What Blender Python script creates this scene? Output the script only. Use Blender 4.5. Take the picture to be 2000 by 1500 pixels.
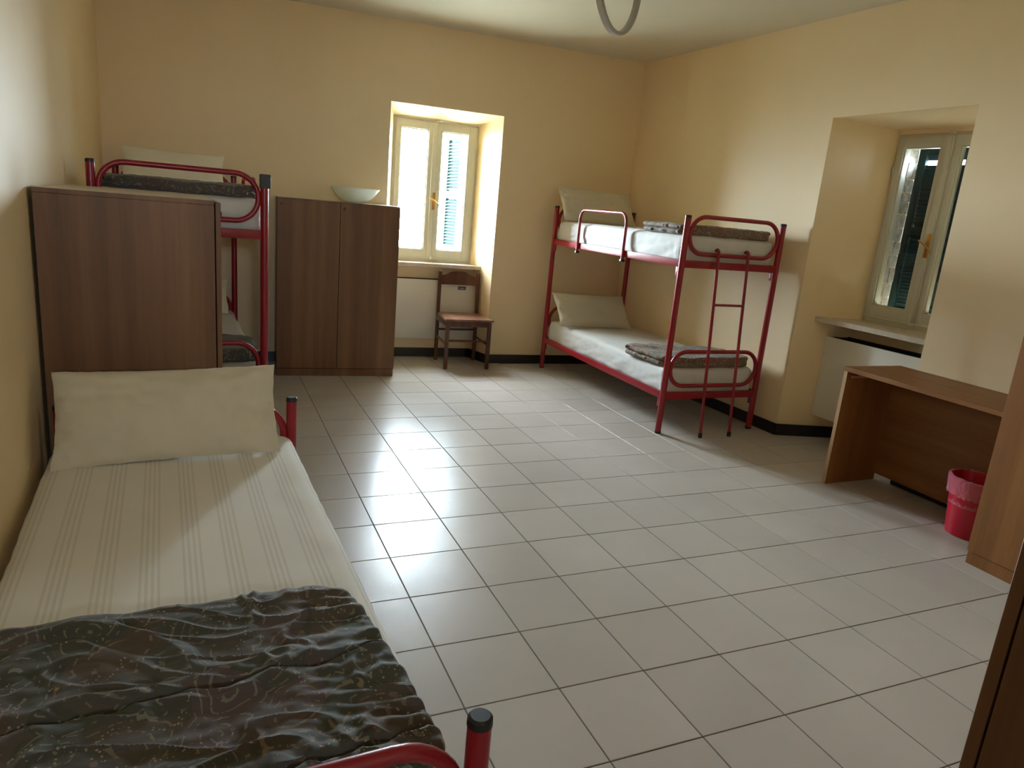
import bpy, bmesh, math, random
from mathutils import Vector, Matrix, noise
random.seed(7)
for o in list(bpy.data.objects): bpy.data.objects.remove(o)
SC = bpy.context.scene
COL = SC.collection
PI = math.pi

# ------------------------------------------------------------------ camera
RR = ((0.91728363, -0.38876347, 0.08633483),
      (-0.01714177, -0.25513792, -0.96675271),
      (0.39786543, 0.88530651, -0.24069793))
CAM = Vector((-0.66494894, -1.60816532, 1.40119117))
FPX = 1375.52
cd = bpy.data.cameras.new('camera'); cam = bpy.data.objects.new('camera', cd); COL.objects.link(cam)
cd.sensor_fit = 'HORIZONTAL'; cd.sensor_width = 36; cd.lens = FPX / 2000 * 36
cd.clip_start = 0.03; cd.clip_end = 200
m = Matrix(((RR[0][0], -RR[1][0], -RR[2][0], CAM.x),
            (RR[0][1], -RR[1][1], -RR[2][1], CAM.y),
            (RR[0][2], -RR[1][2], -RR[2][2], CAM.z), (0, 0, 0, 1)))
cam.matrix_world = m
SC.camera = cam

def project(p):
    q = Vector(p) - CAM
    x, y, z = (sum(RR[i][k] * q[k] for k in range(3)) for i in range(3))
    return (1000 + FPX * x / z, 750 + FPX * y / z, z)

# ------------------------------------------------------------------ world, light, exposure
wd = bpy.data.worlds.new('sky'); SC.world = wd; wd.use_nodes = True
nt = wd.node_tree; nt.nodes.clear()
wo = nt.nodes.new('ShaderNodeOutputWorld'); bg = nt.nodes.new('ShaderNodeBackground')
tc = nt.nodes.new('ShaderNodeTexCoord'); sp = nt.nodes.new('ShaderNodeSeparateXYZ')
rp = nt.nodes.new('ShaderNodeValToRGB')
mr = nt.nodes.new('ShaderNodeMapRange'); mr.inputs[1].default_value = -1; mr.inputs[2].default_value = 1
nt.links.new(tc.outputs['Generated'], sp.inputs[0]); nt.links.new(sp.outputs[2], mr.inputs[0])
nt.links.new(mr.outputs[0], rp.inputs[0]); nt.links.new(rp.outputs[0], bg.inputs[0]); nt.links.new(bg.outputs[0], wo.inputs[0])
rp.color_ramp.elements[0].position = 0.40; rp.color_ramp.elements[0].color = (0.16, 0.18, 0.165, 1)
rp.color_ramp.elements[1].position = 0.52; rp.color_ramp.elements[1].color = (0.84, 1.0, 1.13, 1)
_e = rp.color_ramp.elements.new(0.62); _e.color = (0.84, 1.0, 1.13, 1)     # bright horizon; dimmed below and higher up to balance the light indoors
_e = rp.color_ramp.elements.new(0.74); _e.color = (0.36, 0.42, 0.47, 1)
bg.inputs[1].default_value = 208.0
vs = SC.view_settings
vs.view_transform = 'Standard'; vs.look = 'None'; vs.gamma = 1; vs.use_curve_mapping = False
vs.exposure = 0.0
SC.display_settings.display_device = 'sRGB'
SC.cycles.max_bounces = 18; SC.cycles.diffuse_bounces = 14; SC.cycles.glossy_bounces = 5; SC.cycles.transparent_max_bounces = 12

# wall frames: origin, angle of the run direction (left to right seen from inside); +Y local = outward
BO, BA = Vector((-1.33, 4.49, 0)), math.atan2(-0.0599, 0.9982)
RO, RA = Vector((2.98, 4.233, 0)), math.atan2(-0.9993, 0.037)
YN = -1.75
LO, LA = Vector((-1.33 + .0394 * (4.49 - YN), YN, 0)), math.atan2(0.9992, -0.0394)
CEIL = 2.76

def frame(origin, ang):
    return Matrix.Translation(origin) @ Matrix.Rotation(ang, 4, 'Z')
MB_, MR_, ML_ = frame(BO, BA), frame(RO, RA), frame(LO, LA)

def portal(name, M, s0, s1, d, z0, z1):
    l = bpy.data.lights.new(name, 'AREA'); l.shape = 'RECTANGLE'; l.size = s1 - s0; l.size_y = z1 - z0
    l.cycles.is_portal = True
    o = bpy.data.objects.new(name, l); COL.objects.link(o)
    o.matrix_world = M @ Matrix.Translation(((s0 + s1) / 2, d, (z0 + z1) / 2)) @ Matrix.Rotation(-PI / 2, 4, 'X')
portal('window_daylight', MB_, 2.17, 2.91, 0.46, 0.90, 2.06)
portal('window_daylight', MR_, 2.37, 3.11, 0.57, 0.90, 2.06)
CY = YN - 1.9      # far side of an added, unseen corridor; its small opening lets in fill light
CX0, CX1, CZ0, CZ1 = -.74, -.50, 1.70, 1.94
portal('window_daylight', frame(Vector((0.6, CY, 0)), PI), .6 - CX1, .6 - CX0, 0.12, CZ0, CZ1)  # portal for the added fill opening, not a known window

# ------------------------------------------------------------------ materials
def nodes(name):
    mt = bpy.data.materials.new(name); mt.use_nodes = True
    n = mt.node_tree; b = n.nodes['Principled BSDF']
    return mt, n, b
def N(n, t, **k):
    x = n.nodes.new(t)
    for a, v in k.items():
        if a.startswith('i_'): x.inputs[a[2:]].default_value = v
        else: setattr(x, a, v)
    return x
def L(n, a, b): n.links.new(a, b)
def rgba(c): return (c[0], c[1], c[2], 1)
def plain(name, col, rough=0.5, metal=0.0, spec=0.5, coat=0.0):
    mt, n, b = nodes(name)
    b.inputs['Base Color'].default_value = rgba(col); b.inputs['Roughness'].default_value = rough
    b.inputs['Metallic'].default_value = metal; b.inputs['Specular IOR Level'].default_value = spec
    b.inputs['Coat Weight'].default_value = coat
    return mt
def ramp(n, fac, stops):
    r = N(n, 'ShaderNodeValToRGB')
    while len(r.color_ramp.elements) < len(stops): r.color_ramp.elements.new(0.5)
    for e, (p, c) in zip(r.color_ramp.elements, stops): e.position = p; e.color = rgba(c)
    L(n, fac, r.inputs[0]); return r.outputs[0]
def bump(n, b, h, strength, dist=0.01):
    x = N(n, 'ShaderNodeBump'); x.inputs['Strength'].default_value = strength; x.inputs['Distance'].default_value = dist
    L(n, h, x.inputs['Height']); L(n, x.outputs[0], b.inputs['Normal'])
def coords(n, scale=(1, 1, 1), kind='Object'):
    t = N(n, 'ShaderNodeTexCoord'); mp = N(n, 'ShaderNodeMapping'); mp.inputs['Scale'].default_value = scale
    L(n, t.outputs[kind], mp.inputs[0]); return mp.outputs[0]
def noi(n, vec, scale, detail=4, rough=0.5, dist=0.0):
    x = N(n, 'ShaderNodeTexNoise'); x.inputs['Scale'].default_value = scale; x.inputs['Detail'].default_value = detail
    x.inputs['Roughness'].default_value = rough; x.inputs['Distortion'].default_value = dist
    L(n, vec, x.inputs['Vector']); return x.outputs['Fac']

def plaster(name, c1, c2):
    mt, n, b = nodes(name)
    v = coords(n)
    L(n, ramp(n, noi(n, v, 1.3, 5), [(0.3, c1), (0.7, c2)]), b.inputs['Base Color'])
    b.inputs['Roughness'].default_value = 0.5; b.inputs['Specular IOR Level'].default_value = 0.35
    bump(n, b, noi(n, v, 22, 4), 0.12, 0.01)
    return mt
def wood(name, dark, mid, light, rough=0.46, axis='Z', fine=1.0):
    mt, n, b = nodes(name)
    s = {'Z': (1, 1, 0.06), 'X': (0.06, 1, 1), 'Y': (1, 0.06, 1)}[axis]
    v = coords(n, s)
    f1 = noi(n, v, 7 * fine, 3, 0.5, 0.3); f2 = noi(n, v, 70 * fine, 5, 0.6)
    s2 = {'Z': (1, 1, 0.004), 'X': (0.004, 1, 1), 'Y': (1, 0.004, 1)}[axis]
    f3 = noi(n, coords(n, s2), 11 * fine, 1, 0.4)
    a = N(n, 'ShaderNodeMath', operation='MULTIPLY_ADD'); L(n, f2, a.inputs[0]); a.inputs[1].default_value = 0.45; L(n, f1, a.inputs[2])
    c = N(n, 'ShaderNodeMath', operation='MULTIPLY_ADD'); L(n, f3, c.inputs[0]); c.inputs[1].default_value = 0.9; L(n, a.outputs[0], c.inputs[2])
    d = N(n, 'ShaderNodeMath', operation='MULTIPLY'); L(n, c.outputs[0], d.inputs[0]); d.inputs[1].default_value = 0.44
    L(n, ramp(n, d.outputs[0], [(0.32, dark), (0.5, mid), (0.68, light)]), b.inputs['Base Color'])
    b.inputs['Roughness'].default_value = rough; b.inputs['Specular IOR Level'].default_value = 0.35
    bump(n, b, f2, 0.05, 0.002)
    return mt
def painted(name, col, rough=0.25):
    mt, n, b = nodes(name)
    v = coords(n)
    L(n, ramp(n, noi(n, v, 9, 3), [(0.3, tuple(x * 0.85 for x in col)), (0.7, col)]), b.inputs['Base Color'])
    b.inputs['Roughness'].default_value = rough
    bump(n, b, noi(n, v, 160, 2), 0.03, 0.002)
    return mt
def cloth(name, col, stripes=False, weave=900):
    mt, n, b = nodes(name)
    v = coords(n)
    base = ramp(n, noi(n, v, 3, 3), [(0.3, tuple(x * 0.95 for x in col)), (0.7, col)])
    b.inputs['Roughness'].default_value = 0.85; b.inputs['Specular IOR Level'].default_value = 0.2
    b.inputs['Sheen Weight'].default_value = 0.15
    if stripes:
        t = N(n, 'ShaderNodeTexCoord'); s = N(n, 'ShaderNodeSeparateXYZ'); L(n, t.outputs['Object'], s.inputs[0])
        def M(op, a, bv):
            x = N(n, 'ShaderNodeMath', operation=op)
            for i, q in enumerate((a, bv)):
                if isinstance(q, (int, float)): x.inputs[i].default_value = q
                else: L(n, q, x.inputs[i])
            return x.outputs[0]
        grp = M('FRACT', M('DIVIDE', s.outputs[0], 0.098), 0)          # one group of lines every 98 mm
        ing = M('LESS_THAN', grp, 0.55)
        fin = M('SINE', M('MULTIPLY', grp, 2 * PI * 7.27), 0)          # four fine lines in the group
        ln = M('MULTIPLY', M('GREATER_THAN', fin, 0.1), ing)
        mx = N(n, 'ShaderNodeMix', data_type='RGBA', blend_type='MULTIPLY')
        L(n, M('MULTIPLY', ln, 0.65), mx.inputs['Factor']); L(n, base, mx.inputs['A'])
        mx.inputs['B'].default_value = (0.80, 0.78, 0.75, 1); base = mx.outputs['Result']
    L(n, base, b.inputs['Base Color'])
    bump(n, b, noi(n, v, weave, 2), 0.12, 0.001)
    return mt
def paisley(name, gain=1.0, tint=(1, 1, 1)):
    mt, n, b = nodes(name)
    v = coords(n)
    w = N(n, 'ShaderNodeTexNoise'); w.inputs['Scale'].default_value = 5; w.inputs['Detail'].default_value = 2; L(n, v, w.inputs['Vector'])
    vm = N(n, 'ShaderNodeVectorMath', operation='MULTIPLY_ADD'); L(n, w.outputs['Color'], vm.inputs[0]); vm.inputs[1].default_value = (.16, .16, .16); L(n, v, vm.inputs[2])
    vo = N(n, 'ShaderNodeTexVoronoi'); vo.inputs['Scale'].default_value = 9; L(n, vm.outputs[0], vo.inputs['Vector'])
    g = lambda c: tuple(x * gain * t for x, t in zip(c, tint))
    sx = N(n, 'ShaderNodeSeparateColor'); L(n, vo.outputs['Color'], sx.inputs[0])
    base = ramp(n, sx.outputs[0], [(0.0, g((.046, .047, .040))), (0.35, g((.041, .042, .033))), (0.55, g((.066, .050, .050))), (0.8, g((.052, .051, .046))), (1.0, g((.062, .045, .036)))])
    # concentric rings that follow the drops
    rg = N(n, 'ShaderNodeMath', operation='SINE'); mu = N(n, 'ShaderNodeMath', operation='MULTIPLY'); L(n, vo.outputs['Distance'], mu.inputs[0]); mu.inputs[1].default_value = 34
    L(n, mu.outputs[0], rg.inputs[0])
    st = N(n, 'ShaderNodeMath', operation='GREATER_THAN'); L(n, rg.outputs[0], st.inputs[0]); st.inputs[1].default_value = 0.82
    fn = noi(n, v, 60, 2); gt = N(n, 'ShaderNodeMath', operation='GREATER_THAN'); L(n, fn, gt.inputs[0]); gt.inputs[1].default_value = 0.50
    ml = N(n, 'ShaderNodeMath', operation='MULTIPLY'); L(n, st.outputs[0], ml.inputs[0]); L(n, gt.outputs[0], ml.inputs[1])
    mx = N(n, 'ShaderNodeMix', data_type='RGBA'); L(n, ml.outputs[0], mx.inputs['Factor']); L(n, base, mx.inputs['A'])
    L(n, ramp(n, sx.outputs[1], [(0.2, g((.13, .105, .070))), (0.6, g((.12, .075, .070))), (0.9, g((.12, .12, .10)))]), mx.inputs['B'])
    # dotted trails
    vd = N(n, 'ShaderNodeTexVoronoi'); vd.inputs['Scale'].default_value = 115; L(n, v, vd.inputs['Vector'])
    lt = N(n, 'ShaderNodeMath', operation='LESS_THAN'); L(n, vd.outputs['Distance'], lt.inputs[0]); lt.inputs[1].default_value = 0.26
    band = N(n, 'ShaderNodeMath', operation='LESS_THAN'); ab = N(n, 'ShaderNodeMath', operation='ABSOLUTE'); sb = N(n, 'ShaderNodeMath', operation='SUBTRACT')
    L(n, noi(n, v, 7, 1), sb.inputs[0]); sb.inputs[1].default_value = 0.5; L(n, sb.outputs[0], ab.inputs[0]); L(n, ab.outputs[0], band.inputs[0]); band.inputs[1].default_value = 0.022
    dm = N(n, 'ShaderNodeMath', operation='MULTIPLY'); L(n, lt.outputs[0], dm.inputs[0]); L(n, band.outputs[0], dm.inputs[1])
    m2 = N(n, 'ShaderNodeMix', data_type='RGBA'); L(n, dm.outputs[0], m2.inputs['Factor']); L(n, mx.outputs['Result'], m2.inputs['A']); m2.inputs['B'].default_value = rgba(g((.21, .18, .135)))
    L(n, m2.outputs['Result'], b.inputs['Base Color'])
    b.inputs['Roughness'].default_value = 0.75; b.inputs['Sheen Weight'].default_value = 0.12; b.inputs['Specular IOR Level'].default_value = 0.3
    bump(n, b, noi(n, v, 45, 4), 0.35, 0.004)
    return mt
def tile_mat():
    mt, n, b = nodes('glazed_tile')
    v = coords(n, kind='Object')
    g = N(n, 'ShaderNodeNewGeometry')
    oi = N(n, 'ShaderNodeObjectInfo')
    base = ramp(n, noi(n, g.outputs['Position'], 2.2, 5), [(0.3, (.500, .458, .422)), (0.7, (.545, .503, .466))])
    hv = N(n, 'ShaderNodeHueSaturation'); L(n, base, hv.inputs['Color'])
    mv = N(n, 'ShaderNodeMapRange'); L(n, oi.outputs['Random'], mv.inputs[0]); mv.inputs[3].default_value = 0.95; mv.inputs[4].default_value = 1.05
    L(n, mv.outputs[0], hv.inputs['Value']); L(n, hv.outputs[0], b.inputs['Base Color'])
    # wiped streaks are a little duller than the clean glaze
    mp = N(n, 'ShaderNodeMapping'); mp.inputs['Scale'].default_value = (0.9, 2.6, 1); mp.inputs['Rotation'].default_value = (0, 0, .35); L(n, g.outputs['Position'], mp.inputs[0])
    st = noi(n, mp.outputs[0], 2.1, 5, 0.6, 0.6)
    rr = N(n, 'ShaderNodeMapRange'); L(n, st, rr.inputs[0]); rr.inputs[1].default_value = 0.50; rr.inputs[2].default_value = 0.56; rr.inputs[3].default_value = 0.085; rr.inputs[4].default_value = 0.15
    rr.inputs[1].default_value = 0.505; rr.inputs[2].default_value = 0.525
    L(n, rr.outputs[0], b.inputs['Coat Roughness'])
    cw = N(n, 'ShaderNodeMapRange'); L(n, st, cw.inputs[0]); cw.inputs[1].default_value = 0.505; cw.inputs[2].default_value = 0.525; cw.inputs[3].default_value = 0.19; cw.inputs[4].default_value = 0.11; L(n, cw.outputs[0], b.inputs['Coat Weight'])
    b.inputs['Specular IOR Level'].default_value = 0.10
    b.inputs['Roughness'].default_value = 0.30; b.inputs['IOR'].default_value = 1.45
    bump(n, b, noi(n, g.outputs['Position'], 230, 3, 0.6), 0.24, 0.0020)
    L(n, b.inputs['Normal'].links[0].from_socket, b.inputs['Coat Normal'])
    return mt
def glass_mat(name='window_glass', tint=(0.95, 0.98, 0.97)):
    mt = bpy.data.materials.new(name); mt.use_nodes = True; n = mt.node_tree; n.nodes.clear()
    o = N(n, 'ShaderNodeOutputMaterial'); mx = N(n, 'ShaderNodeMixShader'); t = N(n, 'ShaderNodeBsdfTransparent'); gl = N(n, 'ShaderNodeBsdfGlossy'); fr = N(n, 'ShaderNodeFresnel')
    fr.inputs[0].default_value = 1.5; t.inputs[0].default_value = rgba(tint); gl.inputs['Roughness'].default_value = 0.02
    L(n, fr.outputs[0], mx.inputs[0]); L(n, t.outputs[0], mx.inputs[1]); L(n, gl.outputs[0], mx.inputs[2]); L(n, mx.outputs[0], o.inputs[0])
    return mt
def marble():
    mt, n, b = nodes('travertine_sill')
    v = coords(n)
    L(n, ramp(n, noi(n, v, 7, 6, 0.6, 1.2), [(0.3, (.50, .42, .32)), (0.6, (.66, .58, .46)), (0.8, (.72, .66, .56))]), b.inputs['Base Color'])
    b.inputs['Roughness'].default_value = 0.35
    return mt
def stone_mat():
    mt, n, b = nodes('rough_stone')
    v = coords(n)
    L(n, ramp(n, noi(n, v, 25, 6, 0.7), [(0.3, (.16, .14, .12)), (0.5, (.40, .37, .33)), (0.75, (.62, .60, .56))]), b.inputs['Base Color'])
    b.inputs['Roughness'].default_value = 0.9; bump(n, b, noi(n, v, 60, 5), 0.8, 0.01)
    return mt
def liner_mat():
    mt, n, b = nodes('plastic_liner')
    b.inputs['Base Color'].default_value = (.75, .25, .32, 1); b.inputs['Roughness'].default_value = 0.12
    b.inputs['Alpha'].default_value = 0.45
    bump(n, b, noi(n, coords(n), 60, 3), 0.8, 0.01)
    return mt

M_WALL = plaster('cream_plaster', (.845, .680, .430), (.885, .730, .480))
M_CEIL = plaster('ceiling_plaster', (.68, .64, .525), (.71, .67, .55))
M_WOOD = wood('walnut_laminate', (.095, .042, .016), (.165, .075, .030), (.240, .118, .050))
M_WOOD2 = wood('cherry_laminate', (.17, .066, .017), (.25, .105, .030), (.34, .155, .052))
M_WOOD2X = wood('cherry_laminate_board', (.17, .066, .017), (.25, .105, .030), (.34, .155, .052), axis='Y')
M_EDGE = plain('pale_edging', (.42, .24, .12), 0.45)
M_WTOP = plain('laminate_top', (.52, .47, .40), 0.30)  # wardrobe tops: glancing sheen put into the colour as a paler tone
M_CHAIR = wood('stained_beech', (.045, .016, .010), (.085, .030, .017), (.14, .055, .032), 0.3, fine=2)
M_SEAT = wood('stained_beech_seat', (.12, .055, .035), (.20, .095, .060), (.30, .16, .11), 0.28, axis='Y', fine=2)
M_RED = painted('red_enamel', (.30, .010, .020), 0.3)
M_BLACK = plain('black_plastic', (.012, .013, .014), 0.45)
M_DARKBASE = plain('black_skirting', (.014, .013, .013), 0.3)
M_GROUT = plain('dark_grout', (.10, .085, .07), 0.9)
M_TILE = tile_mat()
M_SHEET = cloth('white_sheet', (.64, .64, .62))
M_STRIPE = cloth('striped_sheet', (.76, .745, .70), stripes=True)
M_PILLOW = cloth('cream_pillow', (.66, .60, .46))
M_PILLOW2 = cloth('ivory_pillow', (.82, .78, .64))
M_QUILT = paisley('paisley_quilt', 1.5)
M_QUILT2 = paisley('worn_paisley_quilt', 2.5, (1.18, 1.0, .84))
M_FRAME = plain('cream_window_paint', (.62, .61, .52), 0.4, spec=0.3)
M_BRASS = plain('brass', (.55, .33, .10), 0.3, 1.0)
M_GLASS = glass_mat()
M_SILL = marble()
M_GREEN = plain('green_shutter_paint', (.006, .017, .018), 0.7, spec=0.06)
M_STONE = stone_mat()
M_RAD = plain('white_enamel', (.72, .70, .62), 0.3)
M_GRILL = plain('black_grille', (.008, .008, .009), 0.6)
M_BADGE = plain('badge_blue', (.02, .03, .06), 0.4)
M_BADGE2 = plain('badge_letter', (.45, .48, .52), 0.4)
M_SLEEVE = plain('grey_rubber', (.055, .052, .050), 0.6)
M_LOCK = plain('dark_bronze', (.06, .045, .035), 0.35, 0.8)
M_STEEL = plain('steel', (.5, .5, .5), 0.3, 1.0)
M_SHADE = plain('frosted_glass', (.82, .84, .78), 0.25)
_n = M_SHADE.node_tree; _b = _n.nodes['Principled BSDF']; _t = N(_n, 'ShaderNodeBsdfTranslucent'); _t.inputs[0].default_value = (.85, .88, .84, 1); _m = N(_n, 'ShaderNodeMixShader'); _m.inputs[0].default_value = .55
L(_n, _b.outputs[0], _m.inputs[1]); L(_n, _t.outputs[0], _m.inputs[2]); L(_n, _m.outputs[0], _n.nodes['Material Output'].inputs[0])
M_LAMP = plain('satin_aluminium', (.48, .46, .42), 0.35, 0.6)
M_DIFF = plain('lamp_diffuser', (.62, .60, .54), 0.5)
M_BIN = plain('red_bin_plastic', (.50, .010, .035), 0.3)
M_LINER = liner_mat()
M_DOOR = wood('door_wood', (.10, .045, .018), (.17, .08, .032), (.24, .12, .05))

# ------------------------------------------------------------------ mesh helpers
def obj(name, bm, mat, parent=None, smooth=True, M=None, mats=None):
    bmesh.ops.recalc_face_normals(bm, faces=bm.faces)
    me = bpy.data.meshes.new(name); bm.to_mesh(me); bm.free()
    for x in (mats or [mat]): me.materials.append(x)
    if smooth:
        me.polygons.foreach_set('use_smooth', [True] * len(me.polygons))
        me.set_sharp_from_angle(angle=math.radians(38))
    o = bpy.data.objects.new(name, me); COL.objects.link(o)
    if parent: o.parent = parent
    if M is not None: o.matrix_world = M
    return o
def B(): return bmesh.new()
def box(bm, x0, x1, y0, y1, z0, z1, bev=0.0, seg=2, M=None, mi=0):
    if x1 < x0: x0, x1 = x1, x0
    if y1 < y0: y0, y1 = y1, y0
    if z1 < z0: z0, z1 = z1, z0
    t = bmesh.new(); bmesh.ops.create_cube(t, size=1)
    for v in t.verts: v.co = Vector((x0 + (v.co.x + .5) * (x1 - x0), y0 + (v.co.y + .5) * (y1 - y0), z0 + (v.co.z + .5) * (z1 - z0)))
    if bev > 0: bmesh.ops.bevel(t, geom=t.edges[:], offset=bev, segments=seg, affect='EDGES', profile=0.6)
    merge(bm, t, M, mi)
def merge(bm, t, M=None, mi=0):
    vm = {}
    for v in t.verts: vm[v] = bm.verts.new((M @ v.co) if M is not None else v.co)
    for f in t.faces:
        nf = bm.faces.new([vm[v] for v in f.verts]); nf.material_index = mi
    t.free()
def prism(bm, poly, z0, z1):
    a = [bm.verts.new((x, y, z0)) for x, y in poly]; b = [bm.verts.new((x, y, z1)) for x, y in poly]
    bm.faces.new(a[::-1]); bm.faces.new(b)
    for i in range(len(a)):
        j = (i + 1) % len(a); bm.faces.new((a[i], a[j], b[j], b[i]))
def hexa(bm, lo, hi):
    a = [bm.verts.new(p) for p in lo]; b = [bm.verts.new(p) for p in hi]
    bm.faces.new(a[::-1]); bm.faces.new(b)
    for i in range(4):
        j = (i + 1) % 4; bm.faces.new((a[i], a[j], b[j], b[i]))
def tube(bm, pts, r, seg=14, closed=False, r2=None, mi=0):
    pts = [Vector(p) for p in pts]; n = len(pts); rings = []
    prev = None
    for i, p in enumerate(pts):
        if closed: t = pts[(i + 1) % n] - pts[i - 1]
        elif i == 0: t = pts[1] - p
        elif i == n - 1: t = p - pts[-2]
        else: t = (pts[i + 1] - p).normalized() + (p - pts[i - 1]).normalized()
        t.normalize()
        if prev is None:
            u = t.cross(Vector((0, 0, 1)) if abs(t.z) < 0.9 else Vector((1, 0, 0))).normalized()
        else:
            u = (prev - t * prev.dot(t)).normalized()
        prev = u; w = t.cross(u)
        rr = r if r2 is None else r + (r2 - r) * i / (n - 1)
        rings.append([bm.verts.new(p + (u * math.cos(2 * PI * k / seg) + w * math.sin(2 * PI * k / seg)) * rr) for k in range(seg)])
    rng = range(n) if closed else range(n - 1)
    for i in rng:
        a, b = rings[i], rings[(i + 1) % n]
        off = 0
        if closed and i == n - 1:
            off = min(range(seg), key=lambda q: (a[0].co - b[q].co).length)
        for k in range(seg):
            f = bm.faces.new((a[k], a[(k + 1) % seg], b[(k + 1 + off) % seg], b[(k + off) % seg])); f.material_index = mi
    if not closed:
        bm.faces.new(rings[0][::-1]).material_index = mi; bm.faces.new(rings[-1]).material_index = mi
def lathe(bm, prof, seg=40, c=(0, 0, 0), mi=0):
    rows = []
    for r, z in prof:
        if r < 1e-5: rows.append([bm.verts.new((c[0], c[1], c[2] + z))])
        else: rows.append([bm.verts.new((c[0] + r * math.cos(2 * PI * k / seg), c[1] + r * math.sin(2 * PI * k / seg), c[2] + z)) for k in range(seg)])
    for a, b in zip(rows, rows[1:]):
        for k in range(seg):
            q = (k + 1) % seg
            vs_ = [a[0], b[k], b[q]] if len(a) == 1 else ([a[k], a[q], b[0]] if len(b) == 1 else [a[k], a[q], b[q], b[k]])
            bm.faces.new(vs_).material_index = mi
def arc(c, r, a0, a1, n, ax=(1, 0, 0), ay=(0, 0, 1)):
    c, ax, ay = Vector(c), Vector(ax), Vector(ay)
    return [c + ax * (r * math.cos(a0 + (a1 - a0) * i / n)) + ay * (r * math.sin(a0 + (a1 - a0) * i / n)) for i in range(n + 1)]
def empty(name, loc=(0, 0, 0), rz=0.0, M=None):
    o = bpy.data.objects.new(name, None); COL.objects.link(o); o.empty_display_size = 0.1
    if M is not None: o.matrix_world = M
    else: o.location = loc; o.rotation_euler = (0, 0, rz)
    bpy.context.view_layer.update()
    return o
def tag(o, label=None, cat=None, group=None, kind=None):
    if label: o['label'] = label
    if cat: o['category'] = cat
    if group: o['group'] = group
    if kind: o['kind'] = kind
    return o
def copy_tree(o, parent=None):
    c = o.copy(); COL.objects.link(c)
    if parent: c.parent = parent
    for ch in list(o.children): copy_tree(ch, c)
    return c
def put(o, loc, rz):
    o.location = loc; o.rotation_euler = (0, 0, rz)
R_ = math.radians

# ------------------------------------------------------------------ setting: floor
P = 0.305
bm = B()
for (x0, x1, y0, y1) in ((-1.9, 3.9, -3.9, 5.1),): box(bm, x0, x1, y0, y1, -0.12, -0.0016)
floor = tag(obj('floor', bm, M_GROUT, smooth=False), kind='structure')
def tile_mesh():
    bm = B(); h = P / 2 - 0.0014; b = 0.0018
    ring = lambda q, z: [bm.verts.new((sx * q, sy * q, z)) for sx, sy in ((-1, -1), (1, -1), (1, 1), (-1, 1))]
    a, c, d = ring(h, -0.008), ring(h, -b), ring(h - b, 0)
    bm.faces.new(a[::-1]); bm.faces.new(d)
    for p, q in ((a, c), (c, d)):
        for i in range(4):
            j = (i + 1) % 4; bm.faces.new((p[i], p[j], q[j], q[i]))
    me = bpy.data.meshes.new('tile'); bm.to_mesh(me); bm.free(); me.materials.append(M_TILE)
    return me
TM = tile_mesh()
def inside(x, y, e=0.13):
    xl = -1.33 + .0394 * (4.49 - y); xr = 2.98 + .037 * (4.233 - y); yb = 4.49 - .06 * (x + 1.33)
    if xl - e < x < xr + e and YN - e < y < yb + e: return True
    if -1.3 < x < .6 and CY < y <= YN: return True
    if 0.70 - e < x < 1.72 + e and y < yb + .26 + e and y > 3: return True
    if 1.05 - e < y < 2.05 + e and x < xr + .42 + e and x > 2: return True
    return False
cells = []
for c in range(-6, 14):
    for r in range(-12, 17):
        x, y = (c + .5) * P, (r + .5) * P
        if not inside(x, y): continue
        pr = project((x, y, 0)); vis = pr[2] > 0.2 and -150 < pr[0] < 2150 and -50 < pr[1] < 1650
        cells.append((pr[2] if vis else 99 + abs(pr[2]), x, y))
cells.sort()
for k, (d, x, y) in enumerate(cells[:300]):
    o = bpy.data.objects.new('tile', TM); COL.objects.link(o); o.parent = floor
    o.location = (x, y, random.uniform(-.0002, .0002)); o.rotation_euler = (random.gauss(0, .0007), random.gauss(0, .0007), random.choice((0, 1, 2, 3)) * PI / 2)
if len(cells) > 300:
    bm = B()
    for d, x, y in cells[300:]: box(bm, x - P / 2 + .0014, x + P / 2 - .0014, y - P / 2 + .0014, y + P / 2 - .0014, -.008, 0)
    tag(obj('tile_field', bm, M_TILE, floor, smooth=False), kind='stuff')

# ------------------------------------------------------------------ setting: walls (local frame s, d, z)
SB0, SB1, SB0i, SB1i = 2.071, 3.035, 2.156, 2.920        # back opening
DF1 = 0.334
bm = B(); T = 0.60; LB = 4.318
prism(bm, [(-0.6, 0), (SB0, 0), (SB0i, DF1), (SB0i, T), (-0.6, T)], 0, CEIL)
prism(bm, [(SB1, 0), (LB + .75, 0), (LB + .75, T), (SB1i, T), (SB1i, DF1)], 0, CEIL)
hexa(bm, [(SB0, 0, 2.155), (SB1, 0, 2.155), (SB1i, DF1, 2.087), (SB0i, DF1, 2.087)], [(SB0, 0, CEIL), (SB1, 0, CEIL), (SB1i, DF1, CEIL), (SB0i, DF1, CEIL)])
box(bm, SB0i, SB1i, DF1, T, 2.087, CEIL)
prism(bm, [(SB0 + .066, .255), (SB1 - .085, .255), (SB1i, T), (SB0i, T)], 0, 0.835)
wall_back = tag(obj('wall_back', bm, M_WALL, M=MB_, smooth=False), kind='structure')
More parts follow.
